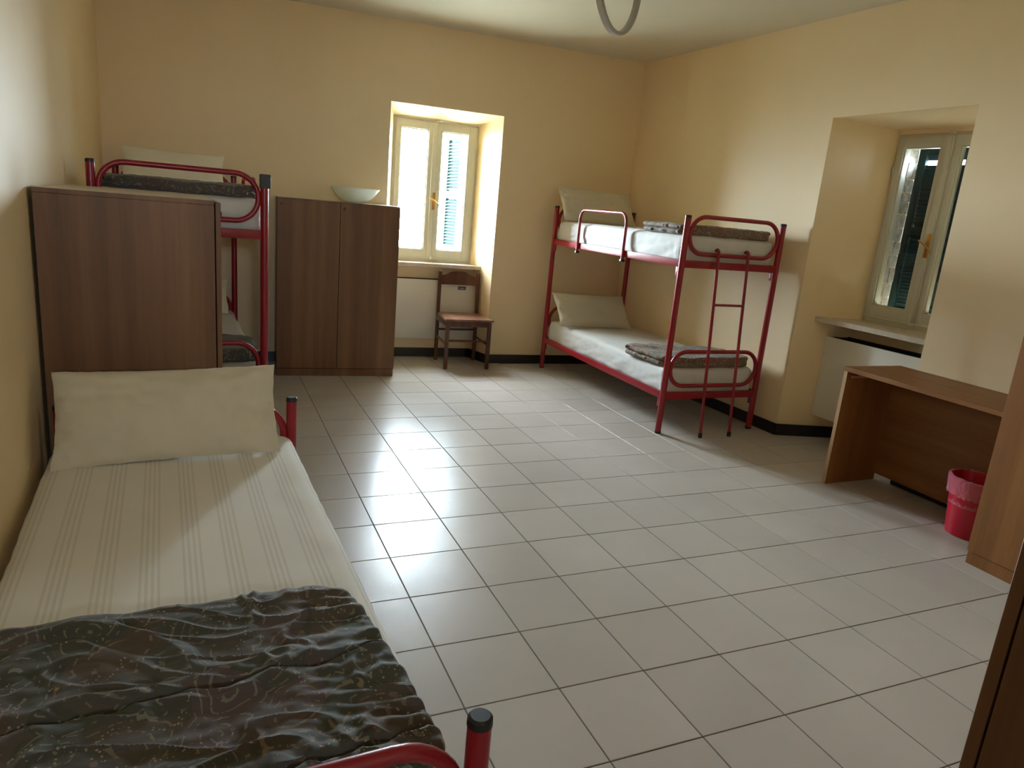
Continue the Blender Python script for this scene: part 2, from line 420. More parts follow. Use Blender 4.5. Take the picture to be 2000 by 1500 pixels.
# shallow cove where the back wall meets the ceiling
SR0, SR1, SR0i, SR1i = 2.199, 3.140, 2.358, 3.122
DF2 = 0.45; T2 = 0.72
bm = B(); LR = (4.233 - YN) / .9993
prism(bm, [(-0.0, 0), (SR0, 0), (SR0i, DF2), (SR0i, T2), (-0.0, T2)], 0, CEIL)
prism(bm, [(SR1, 0), (LR + .3, 0), (LR + .3, T2), (SR1i, T2), (SR1i, DF2)], 0, CEIL)
hexa(bm, [(SR0, 0, 2.145), (SR1, 0, 2.145), (SR1i, DF2, 2.112), (SR0i, DF2, 2.112)], [(SR0, 0, CEIL), (SR1, 0, CEIL), (SR1i, DF2, CEIL), (SR0i, DF2, CEIL)])
box(bm, SR0i, SR1i, DF2, T2, 2.085, CEIL)
prism(bm, [(SR0 + .14, .405), (SR1 - .017, .405), (SR1i, T2), (SR0i, T2)], 0, 0.835)
wall_right = tag(obj('wall_right', bm, M_WALL, M=MR_, smooth=False), kind='structure')
bm = B(); LLn = (4.49 - YN) / .9992
box(bm, -0.3, LLn, 0, 0.3, 0, CEIL)
tag(obj('wall_left', bm, M_WALL, M=ML_, smooth=False), kind='structure')
# near wall, behind the camera, with an unseen doorway left open for the added fill light
bm = B(); DX0, DX1 = -1.05, -0.15
box(bm, -1.6, DX0, YN - .3, YN, 0, CEIL); box(bm, DX1, 3.9, YN - .3, YN, 0, CEIL); box(bm, DX0, DX1, YN - .3, YN, 2.1, CEIL)
tag(obj('wall_near', bm, M_WALL, smooth=False), kind='structure')
bm = B(); box(bm, -1.5, -1.3, CY, YN - .3, 0, CEIL); box(bm, .6, .8, CY, YN - .3, 0, CEIL)
box(bm, -1.5, CX0, CY - .25, CY, 0, CEIL); box(bm, CX1, .8, CY - .25, CY, 0, CEIL); box(bm, CX0, CX1, CY - .25, CY, 0, CZ0); box(bm, CX0, CX1, CY - .25, CY, CZ1, CEIL)
tag(obj('wall_corridor', bm, M_WALL, smooth=False), kind='structure')  # corridor added behind the camera to carry the fill light
dr = tag(empty('door_1', (DX0 + .03, YN - .31, 0), R_(-88)), kind='structure')
bm = B(); box(bm, 0.01, .86, -.04, 0, 0.006, 2.08, .003); obj('door_leaf', bm, M_DOOR, dr)
bm = B(); tube(bm, [(.80, -.001, 1.02), (.80, .05, 1.02), (.70, .05, 1.02)], .009); obj('door_handle', bm, M_BRASS, dr)
bm = B(); box(bm, -1.9, 4.2, -4.0, 5.3, CEIL, CEIL + .12)
tag(obj('ceiling', bm, M_CEIL, smooth=False), kind='structure')

# baseboards: thin strips that follow the walls and turn into the niches
def baseboard(name, M, path, h=0.082, t=0.011):
    bm = B()
    for (a, b) in zip(path, path[1:]):
        a, b = Vector(a), Vector(b); d = (b - a).normalized(); nrm = Vector((d.y, -d.x)) * t   # into the room
        lo = [(a.x, a.y), (b.x, b.y), (b.x + nrm.x + d.x * 0, b.y + nrm.y), (a.x + nrm.x, a.y + nrm.y)]
        prism(bm, lo, 0.0, h)
    return tag(obj(name, bm, M_DARKBASE, M=M, smooth=False), kind='structure')
kb = (SB0i - SB0) / DF1; kb1 = (SB1 - SB1i) / DF1
baseboard('baseboard_back', MB_, [(0.0, 0), (SB0, 0), (SB0 + kb * .255, .255), (SB1 - kb1 * .255, .255), (SB1, 0), (LB, 0)])
kr = (SR0i - SR0) / DF2
baseboard('baseboard_right', MR_, [(0.0, 0), (SR0, 0), (SR0 + kr * .405, .405), (SR1 - .016, .405), (SR1, 0), (LR, 0)])
baseboard('baseboard_left', ML_, [(0, 0), (LLn, 0)])

# ------------------------------------------------------------------ windows
def bar(bm, x0, x1, y0, y1, z0, z1, b=.004): box(bm, x0, x1, y0, y1, z0, z1, b, 2)
def make_window(n, M, W, handle_z, ztop):
    root = tag(empty('window_%d' % n, M=M), kind='structure')
    z0, z1 = 0.865, ztop
    bm = B()
    bar(bm, 0, .032, 0, .07, z0, z1); bar(bm, W - .032, W, 0, .07, z0, z1); bar(bm, .03, W - .03, 0, .07, z1 - .028, z1); bar(bm, .03, W - .03, -.004, .07, z0, z0 + .042)
    bar(bm, .02, W - .02, -.016, 0, z0 + .030, z0 + .046)
    obj('window_frame', bm, M_FRAME, root)
    mid = 0.371
    for k, (a, b, ga, gb) in enumerate(((.022, mid + .018, .065, .311), (mid + .02, W - .022, .431, .669))):
        fy = -.018 if k == 0 else -.010
        bm = B(); zb, zt = z0 + .046, z1 - .018; gz0, gz1 = .978, ztop - .081
        bar(bm, a, ga, fy, .045, zb, zt); bar(bm, gb, b, fy, .045, zb, zt)
        bar(bm, ga - .003, gb + .003, fy, .045, zb, gz0); bar(bm, ga - .003, gb + .003, fy, .045, gz1, zt)
        if k == 0: bar(bm, gb + .034, gb + .070, fy - .012, fy + .002, zb, zt, .005)
        # glazing bead, set back from the face
        for (p, q, u, w_) in ((ga, ga + .008, gz0, gz1), (gb - .008, gb, gz0, gz1)): bar(bm, p, q, fy + .012, .04, u, w_, .002)
        bar(bm, ga, gb, fy + .012, .04, gz0, gz0 + .008, .002); bar(bm, ga, gb, fy + .012, .04, gz1 - .008, gz1, .002)
        sash = obj('window_sash', bm, M_FRAME, root)
        bm = B(); x = [(ga + .004, gz0 + .004), (gb - .004, gz0 + .004), (gb - .004, gz1 - .004), (ga + .004, gz1 - .004)]
        bm.faces.new([bm.verts.new((p, .022, q)) for p, q in x])
        obj('glass_pane', bm, M_GLASS, sash, smooth=False)
    # cremone handle
    hx = .3805
    bm = B(); box(bm, hx - .013, hx + .013, -.038, -.028, handle_z - .075, handle_z + .075, .003)
    tube(bm, [(hx, -.038, handle_z + .005), (hx, -.062, handle_z + .005)], .008)
    tube(bm, [(hx - .045, -.062, handle_z + .028), (hx, -.064, handle_z + .004), (hx + .052, -.060, handle_z - .038)], .006)
    obj('window_handle', bm, M_BRASS, root)
    for z in (z0 + .036, z1 - .006):
        bm = B(); box(bm, hx - .012, hx + .012, -.040, -.012, z - .010, z + .010, .003); obj('bolt_guide', bm, M_FRAME, root)
    for x in (.018, W - .018):
        for z in (1.09, 1.86):
            bm = B(); tube(bm, [(x, -.018, z - .028), (x, -.018, z + .028)], .007, 10); obj('window_hinge', bm, M_FRAME, root)
    return root
w1 = make_window(1, MB_ @ Matrix.Translation((SB0i, DF1, 0)), SB1i - SB0i, 1.405, 2.084)
w2 = make_window(2, MR_ @ Matrix.Translation((SR0i, DF2, 0)), SR1i - SR0i, 1.400, 2.084)
for w, a, b, dd, de in ((w1, SB0 + kb * .165, SB1 - kb1 * .165, .165, DF1 + .06), (w2, SR0 + kr * .135 , SR1 - .006, .135, DF2 + .06)):
    pass
bm = B(); prism(bm, [(SB0 + kb * .162, .162), (SB1 - kb1 * .162, .162), (SB1i, DF1 + .07), (SB0i, DF1 + .07)], .833, .865)
obj('window_sill', bm, M_SILL, w1, M=MB_, smooth=False)
bm = B(); prism(bm, [(SR0 + kr * .13, .13), (SR1 - .005, .13), (SR1i, DF2 + .07), (SR0i, DF2 + .07)], .833, .865)
obj('window_sill', bm, M_SILL, w2, M=MR_, smooth=False)

# louvred shutters: leaf in its own frame, hinge edge at x=0, width w along +x
def make_shutter(root, M, w, z0, z1, skip=(), st=.055, se=.055, tilt=-42, pitch=.030):
    bm = B(); t = .018
    for a, b in ((0, st), (w - se, w)): bar(bm, a, b, -t, t, z0, z1, .003)
    for a, b in ((z0, z0 + .09), (z1 - .07, z1), ((z0 + z1) / 2 - .035, (z0 + z1) / 2 + .035)): bar(bm, st - .003, w - se + .003, -t, t, a, b, .003)
    sh = obj('shutter', bm, M_GREEN, root, M=M)
    sb = B(); Ms = Matrix.Rotation(R_(tilt), 4, 'X'); box(sb, st + .001, w - se - .001, -.0225, .0225, -.004, .004, .002, 1, Ms)
    s0 = obj('slat', sb, M_GREEN, sh, M=M); s0.matrix_parent_inverse = Matrix(); me = s0.data
    zs = []; z = z0 + .105
    while z < z1 - .075:
        if abs(z - (z0 + z1) / 2) > .038: zs.append(z)
        z += pitch
    for i, z in enumerate(zs):
        if any(a < z < b for a, b in skip): continue
        o = s0 if i == 0 else s0.copy()
        if i: COL.objects.link(o)
        o.parent = sh; o.matrix_parent_inverse = Matrix(); o.location = (0, 0, z); o.rotation_euler = (0, 0, 0)
    for z in (z0 + .2, z1 - .2):
        bm = B(); box(bm, -.02, .07, t - .004, t + .006, z - .012, z + .012, .002); tube(bm, [(-.012, t, z - .03), (-.012, t, z + .03)], .008, 10)
        obj('shutter_hinge', bm, M_BLACK, sh, M=M)
    return sh
# back window: right leaf thrown wide open, seen almost edge on
make_shutter(w1, MB_ @ Matrix.Translation((2.905, T + .03, 0)) @ Matrix.Rotation(R_(101), 4, 'Z'), .39, .90, 2.06, st=.11, se=.035)
# left leaf folded back against the outside of the wall
make_shutter(w1, MB_ @ Matrix.Translation((SB0i - .01, T + .06, 0)) @ Matrix.Rotation(R_(176), 4, 'Z'), .39, .90, 2.06)
# side window: both leaves nearly closed, a few slats of the far leaf gone near the top
make_shutter(w2, MR_ @ Matrix.Translation((SR0i + .005, T2 - .03, 0)) @ Matrix.Rotation(R_(0), 4, 'Z'), .379, .88, 2.083, skip=((1.905, 1.960),), tilt=-62, pitch=.024)
make_shutter(w2, MR_ @ Matrix.Translation((SR1i - .005, T2 - .03, 0)) @ Matrix.Rotation(R_(180), 4, 'Z'), .379, .88, 2.083, tilt=62, pitch=.024)
# rough stones of the outer jamb beside that window
z = 0.87; rs = random.Random(3)
while z < 2.08:
    h = min(rs.uniform(.055, .12), 2.085 - z)
    d = 0.525
    while d < T2 - .05:
        wd_ = rs.uniform(.05, .09); d1 = min(d + wd_, T2 - .05)
        if T2 - .05 - d1 < .03: d1 = T2 - .05
        t = bmesh.new(); bmesh.ops.create_cube(t, size=1); bmesh.ops.bevel(t, geom=t.edges[:], offset=.12, segments=1, affect='EDGES')
        pz = rs.uniform(.004, .016)
        for v in t.verts:
            v.co = Vector((SR0i - .004 + (v.co.x + .5) * (.004 + pz), d + .002 + (v.co.y + .5) * (d1 - d - .004), z + .002 + (v.co.z + .5) * (h - .004))) + Vector([rs.uniform(-.002, .002) for _ in range(3)])
        bm = B(); merge(bm, t); obj('stone', bm, M_STONE, wall_right, M=MR_)
        d = d1
    z += h

# ------------------------------------------------------------------ radiators (flat convector covers)
def make_radiator(name, M, s0, s1, d0, d1, z0, z1, label, badge=None):
    r = tag(empty(name, M=M @ Matrix.Translation((s0, d0, 0))), label, 'radiator'); w = s1 - s0; t = d1 - d0
    bm = B(); box(bm, 0, w, 0, .012, z0, z1, .004); box(bm, 0, .012, .010, t, z0, z1, .003); box(bm, w - .012, w, .010, t, z0, z1, .003); box(bm, .01, w - .01, .012, t - .002, z0, z0 + .012, .002)
    obj('front_cover', bm, M_RAD, r)
    bm = B(); box(bm, .012, w - .012, .012, t, z1 - .035, z1 - .012); 
    for k in range(int(w / .02) - 1): box(bm, .022 + k * .02, .026 + k * .02, .012, t, z1 - .012, z1 - .002)
    box(bm, .012, w - .012, t - .008, t, z1 - .012, z1 + .004)
    obj('top_grille', bm, M_GRILL, r, smooth=False)
    bm = B(); box(bm, .03, w - .03, .016, t - .012, z0 + .03, z1 - .04, .01); obj('heating_body', bm, M_RAD, r)
    for x in (.12, w - .12):
        bm = B(); box(bm, x - .02, x + .02, t - .008, t + .002, z0 + .1, z0 + .5); obj('wall_bracket', bm, M_STEEL, r)
    if badge:
        x, z = badge
        bm = B(); box(bm, x, x + .072, -.003, .001, z, z + .031, .001); b_ = obj('maker_badge', bm, M_BADGE, r)
        bm = B()
        for q in range(4): box(bm, x + .012 + q * .013, x + .020 + q * .013, -.0038, -.0028, z + .010, z + .022)
        box(bm, x + .012, x + .059, -.0038, -.0028, z + .006, z + .008)
        obj('badge_lettering', bm, M_BADGE2, b_, smooth=False)
    return r
make_radiator('radiator', MB_, SB0 + .075, SB1 - .075, .175, .243, .185, .722, 'cream convector cover under the far window, behind the chair', (.635, .642))
make_radiator('radiator', MR_, SR0 + .085, SR1 - .03, .225, .385, .168, .735, 'white convector cover under the right hand window, behind the desk')

# ------------------------------------------------------------------ wardrobes
def make_wardrobe(name, w, d, h, m, label, origin, rz, group=None, mx=None):
    r = tag(empty(name, origin, rz), label, 'wardrobe', group)
    t = .018; f = .021
    for x in (0, w - t):
        bm = B(); box(bm, x, x + t, f + .001, d, 0, h - t, .001, 1); obj('side_panel', bm, m, r)
    bm = B(); box(bm, 0, w, f + .001, d, h - t, h, .0012, 1)
    tp = obj('top_panel', bm, m, r, mats=[m, M_WTOP])
    for pg in tp.data.polygons:
        if pg.normal.z > .7: pg.material_index = 1  # upward faces take the paler tone with the painted sheen
    bm = B(); box(bm, t, w - t, d - .008, d - .002, .06, h - t); obj('back_panel', bm, m, r, smooth=False)
    bm = B(); box(bm, t, w - t, f + .001, d - .01, .06, .078); obj('bottom_shelf', bm, m, r, smooth=False)
    bm = B(); box(bm, .004, w - .004, .006, f, 0, .058, .001, 1); obj('plinth', bm, m, r)
    for k, (a, b) in enumerate(((.001, w / 2 - .0015), (w / 2 + .0015, w - .001))):
        bm = B(); box(bm, a, b, 0, .018, .062, h - .008, .0014, 1); dd = obj('door', bm, m, r)
        bm = B(); lx = a + (.028 if k == 0 else .030); lz = h - (.048 if k == 0 else .050)
        bmc = Matrix.Translation((lx, 0, lz)) @ Matrix.Rotation(PI / 2, 4, 'X')
        t2 = bmesh.new(); lathe(t2, [(0.0, .0005), (.004, .0005), (.005, .0035), (.009, .004), (.0105, .001), (.0105, -.002)], 20); merge(bm, t2, bmc)
        obj('lock', bm, M_LOCK, dd)
    return r
WH = 1.336
make_wardrobe('wardrobe', .90, .583, WH, M_WOOD, 'brown wooden wardrobe between the single bed and the left bunk, side towards us', (-.606, 1.272, 0), R_(92.3))
make_wardrobe('wardrobe', .90, .50, WH + .003, M_WOOD, 'two door brown wardrobe against the far wall with a white bowl on top', (-.172, 3.915, 0), R_(-4.0))
make_wardrobe('wardrobe', .90, .56, WH, M_WOOD2, 'orange brown wardrobe beside the desk at the right edge', (2.538, .258, 0), R_(-90))
make_wardrobe('wardrobe', .90, .58, WH, M_WOOD, 'dark brown wardrobe nearest us, only its side at the lower right corner', (1.203, -1.108, 0), R_(180))

# ------------------------------------------------------------------ desk
dk = tag(empty('desk', (2.65, .285, 0)), 'low wooden desk with open knee space between the right hand window and wardrobe', 'desk')
W_, D_, H_ = .925, .44, .703
bm = B(); box(bm, -.006, .447, 0, W_, H_ - .025, H_, .0015, 1); obj('desk_top', bm, M_WOOD2X, dk)
for y in (0.0, W_ - .025):
    bm = B(); box(bm, .001, .40, y + .001, y + .024, 0, H_ - .0255, .001, 1); sp_ = obj('side_panel', bm, M_WOOD2, dk)
    bm = B(); box(bm, -.0005, .0012, y + .0012, y + .0238, 0.001, H_ - .026); obj('edge_band', bm, M_EDGE, sp_, smooth=False)
bm = B(); box(bm, .380, .398, .026, W_ - .026, .046, H_ - .026, .001, 1); obj('modesty_panel', bm, M_WOOD2X, dk)
for y in (W_ - .038, .026):
    bm = B(); box(bm, .03, .33, y, y + .012, H_ - .062, H_ - .046, .002); obj('drawer_runner', bm, M_EDGE, dk)

# waste bin with a plastic liner
bn = tag(empty('waste_bin', (2.872, .47, 0)), 'red plastic waste bin with a clear liner under the desk', 'bin')
bm = B(); lathe(bm, [(0, .004), (.095, .004), (.098, 0), (.102, .004), (.128, .285), (.134, .29), (.134, .298), (.124, .298), (.121, .285), (.097, .012), (0, .010)], 40)
obj('bin_body', bm, M_BIN, bn)
bm = B(); seg = 72; rows = []
for (r0, z, am) in ((.117, .16, .001), (.121, .27, .002), (.130, .305, .004), (.141, .300, .004), (.139, .26, .006), (.134, .222, .008), (.136, .212, .009)):
    rows.append([bm.verts.new(((r0 + am * noise.noise(Vector((math.cos(2 * PI * k / seg) * 6, math.sin(2 * PI * k / seg) * 6, z * 14)))) * math.cos(2 * PI * k / seg),
                               (r0 + am * noise.noise(Vector((math.cos(2 * PI * k / seg) * 6, math.sin(2 * PI * k / seg) * 6, z * 14)))) * math.sin(2 * PI * k / seg),
                               z + am * 1.6 * noise.noise(Vector((k * .7, z * 9, 3))))) for k in range(seg)])
for a, b in zip(rows, rows[1:]):
    for k in range(seg): bm.faces.new((a[k], a[(k + 1) % seg], b[(k + 1) % seg], b[k]))
obj('bin_liner', bm, M_LINER, bn)

# ------------------------------------------------------------------ beds (local: x across, y from foot to head)
BW_, BL = .784, 1.913
def oval_pts(y, z0, z1, x0=.030, x1=.754, r=None):
    r = r or (z1 - z0) / 2 * .98
    p = []
    for cx, cz, a0 in ((x1 - r, z1 - r, 0), (x0 + r, z1 - r, PI / 2), (x0 + r, z0 + r, PI), (x1 - r, z0 + r, 1.5 * PI)):
        p += arc((cx, y, cz), r, a0, a0 + PI / 2, 8)
    out = []
    for q in p:
        if not out or (q - out[-1]).length > 1e-4: out.append(q)
    return out
def make_bed(name, levels, height, label, group=None, guard=None, bracket=True):
    r = tag(empty(name), label, 'bed', group)
    pr_ = .0205
    for (x, y) in ((0, 0), (BW_, 0), (0, BL), (BW_, BL)):
        bm = B(); tube(bm, [(x, y, .012), (x, y, height - .016)], pr_, 24); p = obj('post', bm, M_RED, r)
        bm = B(); lathe(bm, [(0, height), (pr_ - .004, height), (pr_ + .0005, height - .004), (pr_ + .0012, height - .017), (0, height - .017)], 24, (x, y, 0)); obj('post_cap', bm, M_BLACK, p)
        bm = B(); lathe(bm, [(0, 0), (pr_, 0), (pr_ + .001, .003), (pr_ + .001, .016), (0, .016)], 24, (x, y, 0)); obj('foot_cap', bm, M_BLACK, p)
    for z in levels:   # z = top of the side rail
        for x in (0, BW_):
            bm = B(); box(bm, x - .010, x + .010, .018, BL - .018, z - .048, z, .004); obj('side_rail', bm, M_RED, r)
        for y in (0, BL):
            bm = B(); box(bm, .018, BW_ - .018, y - .010, y + .010, z - .048, z, .004); obj('end_rail', bm, M_RED, r)
            bm = B(); tube(bm, oval_pts(y, z + .043, z + .281), .0140, 14, closed=True); obj('end_loop', bm, M_RED, r)
        for k in range(6):
            bm = B(); box(bm, .008, BW_ - .008, .16 + k * .31, .20 + k * .31, z - .040, z - .022, .002); obj('bed_slat', bm, M_STEEL, r)
        for x, s in ((0, 1), (BW_, -1)):
            for y, t in ((0, 1), (BL, -1)):
                bm = B(); box(bm, x - .006, x + .006, y + t * .018, y + t * .050, z - .105, z - .046, .003); obj('rail_bracket', bm, M_RED, r)
    if guard is not None:
        gx, z = guard; yy0, yy1, h = .70, 1.42, .265
        rr = .075; q = []
        q += [Vector((gx, yy0, z - .07)), Vector((gx, yy0, z + h - rr))]
        q += arc((gx, yy0 + rr, z + h - rr), rr, PI, PI / 2, 8, (0, 1, 0))[1:]
        q += arc((gx, yy1 - rr, z + h - rr), rr, PI / 2, 0, 8, (0, 1, 0))
        q += [Vector((gx, yy1, z - .07))]
        bm = B(); tube(bm, q, .0115, 14); g_ = obj('guard_rail', bm, M_RED, r)
        for y in (yy0, yy1):
            bm = B(); box(bm, gx - .016, gx + .016, y - .014, y + .014, z - .082, z - .066, .003); obj('guard_clamp', bm, M_BLACK, g_)
    return r
ZL, ZU = .288, 1.176
RBX, RBY, RBR = 2.168, 2.196, R_(-.6)
bunkR = make_bed('bunk_bed', (ZL, ZU), 1.46, 'red tubular bunk bed in the far right corner with ladder and guard rail', guard=(-.022, ZU)); put(bunkR, (RBX, RBY, 0), RBR)
LBR = R_(2.4)
def LB2W(x, y, z=0): return Vector((-1.153 + x * math.cos(LBR) - y * math.sin(LBR), 2.386 + x * math.sin(LBR) + y * math.cos(LBR), z))
bunkL = make_bed('bunk_bed', (ZL, ZU), 1.46, 'red tubular bunk bed on the left, half hidden behind the wardrobe', guard=(BW_ + .022, ZU)); put(bunkL, LB2W(0, 0), LBR)
SBR = R_(2.67)
SB_O = Vector((-1.049, -.749, 0))
single = make_bed('single_bed', (ZL,), .602, 'red tubular single bed in the foreground along the left wall'); put(single, SB_O, SBR)

for x, z0_, z1_ in ((BW_, 1.392, 1.463),):
    bm = B(); box(bm, x - .0225, x + .030, -.0235, .0235, z0_, z1_, .004); obj('stacking_sleeve', bm, M_SLEEVE, bunkL)
# ladder hooked on the foot of the right bunk
ld = tag(empty('bunk_ladder', (RBX, RBY, 0), RBR), 'red two rung metal ladder hooked onto the foot of the right bunk', 'ladder')
LX0, LX1 = .252, .497
for x in (LX0, LX1):
    q = [(x, -.135, .02), (x, -.040, 1.17), (x, -.034, 1.235)] + [tuple(v) for v in arc((x, -.018, 1.240), .016, PI, 0.1 * PI, 8, (0, 1, 0))]
    bm = B(); tube(bm, q, .0105, 12); s_ = obj('ladder_rail', bm, M_RED, ld)
    bm = B(); tube(bm, [(x, -.137, 0), (x, -.1345, .034)], .0135, 14); obj('ladder_foot', bm, M_BLACK, s_)
for z in (.900, .590):
    y = -.135 + (.095) * (z - .02) / 1.15
    bm = B(); tube(bm, [(LX0, y, z), (LX1, y, z)], .0085, 12); obj('rung', bm, M_RED, ld)

# ------------------------------------------------------------------ soft things
def nz(*a): return noise.noise(Vector(a))
def make_mattress(name, w, l, h, mat, label, seed, wr=.004, group=None):
    """fitted sheet over a mattress: rounded block, corners gathered, soft wrinkles; origin at the lower corner"""
    nu, nv, nw = 36, 110, 14
    bm = B(); t = bmesh.new()
    rr = .045
    def shape(p):
        x, y, z = p
        # rounded box: clamp to inner box then push out by rr
        cx = min(max(x, rr), w - rr); cy = min(max(y, rr), l - rr); cz = min(max(z, rr * .6), h - rr * .75)
        d = Vector((x - cx, y - cy, z - cz))
        m_ = max(abs(d.x) / rr, abs(d.y) / rr, abs(d.z) / (rr * .75)) if d.length > 0 else 0
        if d.length > 0:
            e = Vector((d.x / rr, d.y / rr, d.z / (rr * .75))); e = e.normalized() * m_
            q = Vector((cx + e.x * rr, cy + e.y * rr, cz + e.z * rr * .75)); nd = Vector((e.x, e.y, e.z)).normalized()
        else: q = Vector((x, y, z)); nd = Vector((0, 0, 0))
        a = wr * (nz(x * 9 + seed, y * 5, z * 14) + .6 * nz(x * 25, y * 19 + seed, z * 30))
        side = min(1, max(0, (h - z) / h * 1.6))
        gath = max(0, 1 - min(y, l - y) / .22)
        a += side * gath * .008 * nz(seed + y * 60, x * 60, z * 8) + side * .006 * nz(y * 6 + seed, z * 22 + y * 6, x * 2) + side * wr * .9 * nz(y * 9 + seed, z * 60 + y * 16, 4)
        bulge = .006 * math.sin(PI * min(max(z / h, 0), 1))
        return q + nd * (a + bulge) + Vector((0, 0, a * .35 if nd.length == 0 else 0))
    def facegrid(fn, na, nb):
        g = [[bm.verts.new(shape(fn(i / na, j / nb))) for j in range(nb + 1)] for i in range(na + 1)]
        for i in range(na):
            for j in range(nb): bm.faces.new((g[i][j], g[i + 1][j], g[i + 1][j + 1], g[i][j + 1]))
    facegrid(lambda a, b: (a * w, b * l, h), nu, nv)
    facegrid(lambda a, b: (a * w, b * l, 0), 8, 16)
    for x in (0, w): facegrid(lambda a, b, x=x: (x, b * l, a * h), nw, nv)
    for y in (0, l): facegrid(lambda a, b, y=y: (a * w, y, b * h), nu, nw)
    bmesh.ops.remove_doubles(bm, verts=bm.verts, dist=.0006)
    o = obj(name, bm, mat); tag(o, label, 'mattress', group); return o
def make_pillow(name, w, h, t, label, seed, mat, wr=1.0, skew=0.0):
    """x width, z height, y thickness, origin at the middle of the lower edge"""
    nu, nv = 48, 30
    bm = B(); rows = {}
    def edge(u, v):   # soft rectangle with slightly pulled in sides
        x = u * (1 - .035 * (1 - v * v)) * w / 2; z = v * (1 - .05 * (1 - u * u)) * h / 2 + h / 2
        return x, z
    for s in (1, -1):
        g = []
        for i in range(nu + 1):
            row = []
            for j in range(nv + 1):
                u, v = -1 + 2 * i / nu, -1 + 2 * j / nv
                u = math.copysign(abs(u) ** .8, u); v = math.copysign(abs(v) ** .8, v)
                x, z = edge(u, v)
                k = max(0, (1 - abs(u) ** 3.2)) ** .55 * max(0, (1 - abs(v) ** 2.6)) ** .6
                y = s * t / 2 * k
                e = max(abs(u), abs(v))
                wv = wr * (.010 * nz(x * 7 + seed, z * 9, s) + .006 * nz(x * 22 + z * 10, z * 24 - x * 8, seed + s))
                side = max(0, abs(u) - .72) / .28
                wv += wr * .016 * side * nz(seed, z * 38 - abs(u) * 9, u * 4)
                y += s * wv * min(1, k * 2.5)
                if e > .999: x += .003 * nz(x * 30, z * 30, seed); z += .003 * nz(x * 30, z * 30, seed + 5)
                row.append(bm.verts.new((x + skew * (z - h / 2), y, z)))
            g.append(row)
        for i in range(nu):
            for j in range(nv): bm.faces.new((g[i][j], g[i + 1][j], g[i + 1][j + 1], g[i][j + 1]))
    bmesh.ops.remove_doubles(bm, verts=bm.verts, dist=.0008)
    o = obj(name, bm, mat); tag(o, label, 'pillow'); return o
def make_quilt(name, quad, z0, t, label, seed, mat, na=120, rings=26, layers=(1, 1, 1, 1), wr=.004, func=None, sag=0.0, bulge=.03, corner=.10, loc=(0, 0, 0), rz=0.0):
    """folded quilt: quad = near-left, near-right, far-right, far-left; layers per side near,right,far,left"""
    Q = [Vector((p[0], p[1], 0)) for p in quad]
    def bil(u, v): return (Q[0] * (1 - u) + Q[1] * u) * (1 - v) + (Q[3] * (1 - u) + Q[2] * u) * v
    per = []
    n4 = na // 4
    for side in range(4):
        for k in range(n4):
            a = k / n4
            per.append((side, a, {0: (a, 0), 1: (1, a), 2: (1 - a, 1), 3: (0, 1 - a)}[side]))
    pts = []
    for side, a, (u, v) in per:      # soften the corners
        cu, cv = u * 2 - 1, v * 2 - 1
        k = min(1, (abs(cu) * abs(cv)) ** 9)
        f = 1 - corner * k
        pts.append((side, a, ((cu * f) + 1) / 2, ((cv * f) + 1) / 2))
    bm = B(); cen = bil(.5, .5)
    def topz(p, u, v, edge):
        zz = z0 + t + wr * (nz(p.x * 8 + seed, p.y * 8, 0) + .6 * nz(p.x * 21, p.y * 21, seed))
        if func: zz += func(p, u, v)
        return zz
    ringsv = []
    npf = 14
    for i in range(rings + 1):       # top, from centre outwards
        f = (i + .0) / rings
        f = 1 - (1 - f) ** 1.25
        row = []
        if i == 0:
            p = bil(.5, .5); row = [bm.verts.new((p.x, p.y, topz(p, .5, .5, 0)))]
        else:
            for side, a, u, v in pts:
                uu, vv = .5 + (u - .5) * f, .5 + (v - .5) * f
                p = bil(uu, vv); row.append(bm.verts.new((p.x, p.y, topz(p, uu, vv, f))))
        ringsv.append(row)
    last = ringsv[-1]; tz = [v.co.z for v in last]
    for j in range(1, npf + 1):      # the rounded edge
        c = j / npf; row = []
        for k, (side, a, u, v) in enumerate(pts):
            nl = layers[side]
            p = bil(u, v); out = (p - cen); nside = [Vector((0, -1, 0)), Vector((1, 0, 0)), Vector((0, 1, 0)), Vector((-1, 0, 0))][side]
            # blend the outward direction near the corners
            dirv = (nside + .35 * out.normalized()).normalized()
            cc = (c * nl) % 1.0 if c < 1 else 1.0
            off = math.sqrt(max(0, 1 - (2 * cc - 1) ** 2)) * bulge / (nl ** .5)
            if nl > 1: off += .35 * bulge * nz(a * 26 + seed, c * nl // 1, side) + .25 * bulge * nz(a * 70, c * 3, seed)
            else: off += .15 * bulge * nz(a * 9, c * 3, seed + side)
            z = tz[k] * (1 - c) + z0 * c
            row.append(bm.verts.new((p.x + dirv.x * off, p.y + dirv.y * off, z)))
        ringsv.append(row)
    for f in (.6,):
        ringsv.append([bm.verts.new((cen.x + (bil(u, v).x - cen.x) * f, cen.y + (bil(u, v).y - cen.y) * f, z0)) for side, a, u, v in pts])
    ringsv.append([bm.verts.new((cen.x, cen.y, z0))])
    for a, b in zip(ringsv, ringsv[1:]):
        n = max(len(a), len(b))
        for k in range(n):
            q = (k + 1) % n
            if len(a) == 1: bm.faces.new((a[0], b[k], b[q]))
            elif len(b) == 1: bm.faces.new((a[k], a[q], b[0]))
            else: bm.faces.new((a[k], a[q], b[q], b[k]))
    o = obj(name, bm, mat); tag(o, label, 'quilt'); put(o, loc, rz); return o

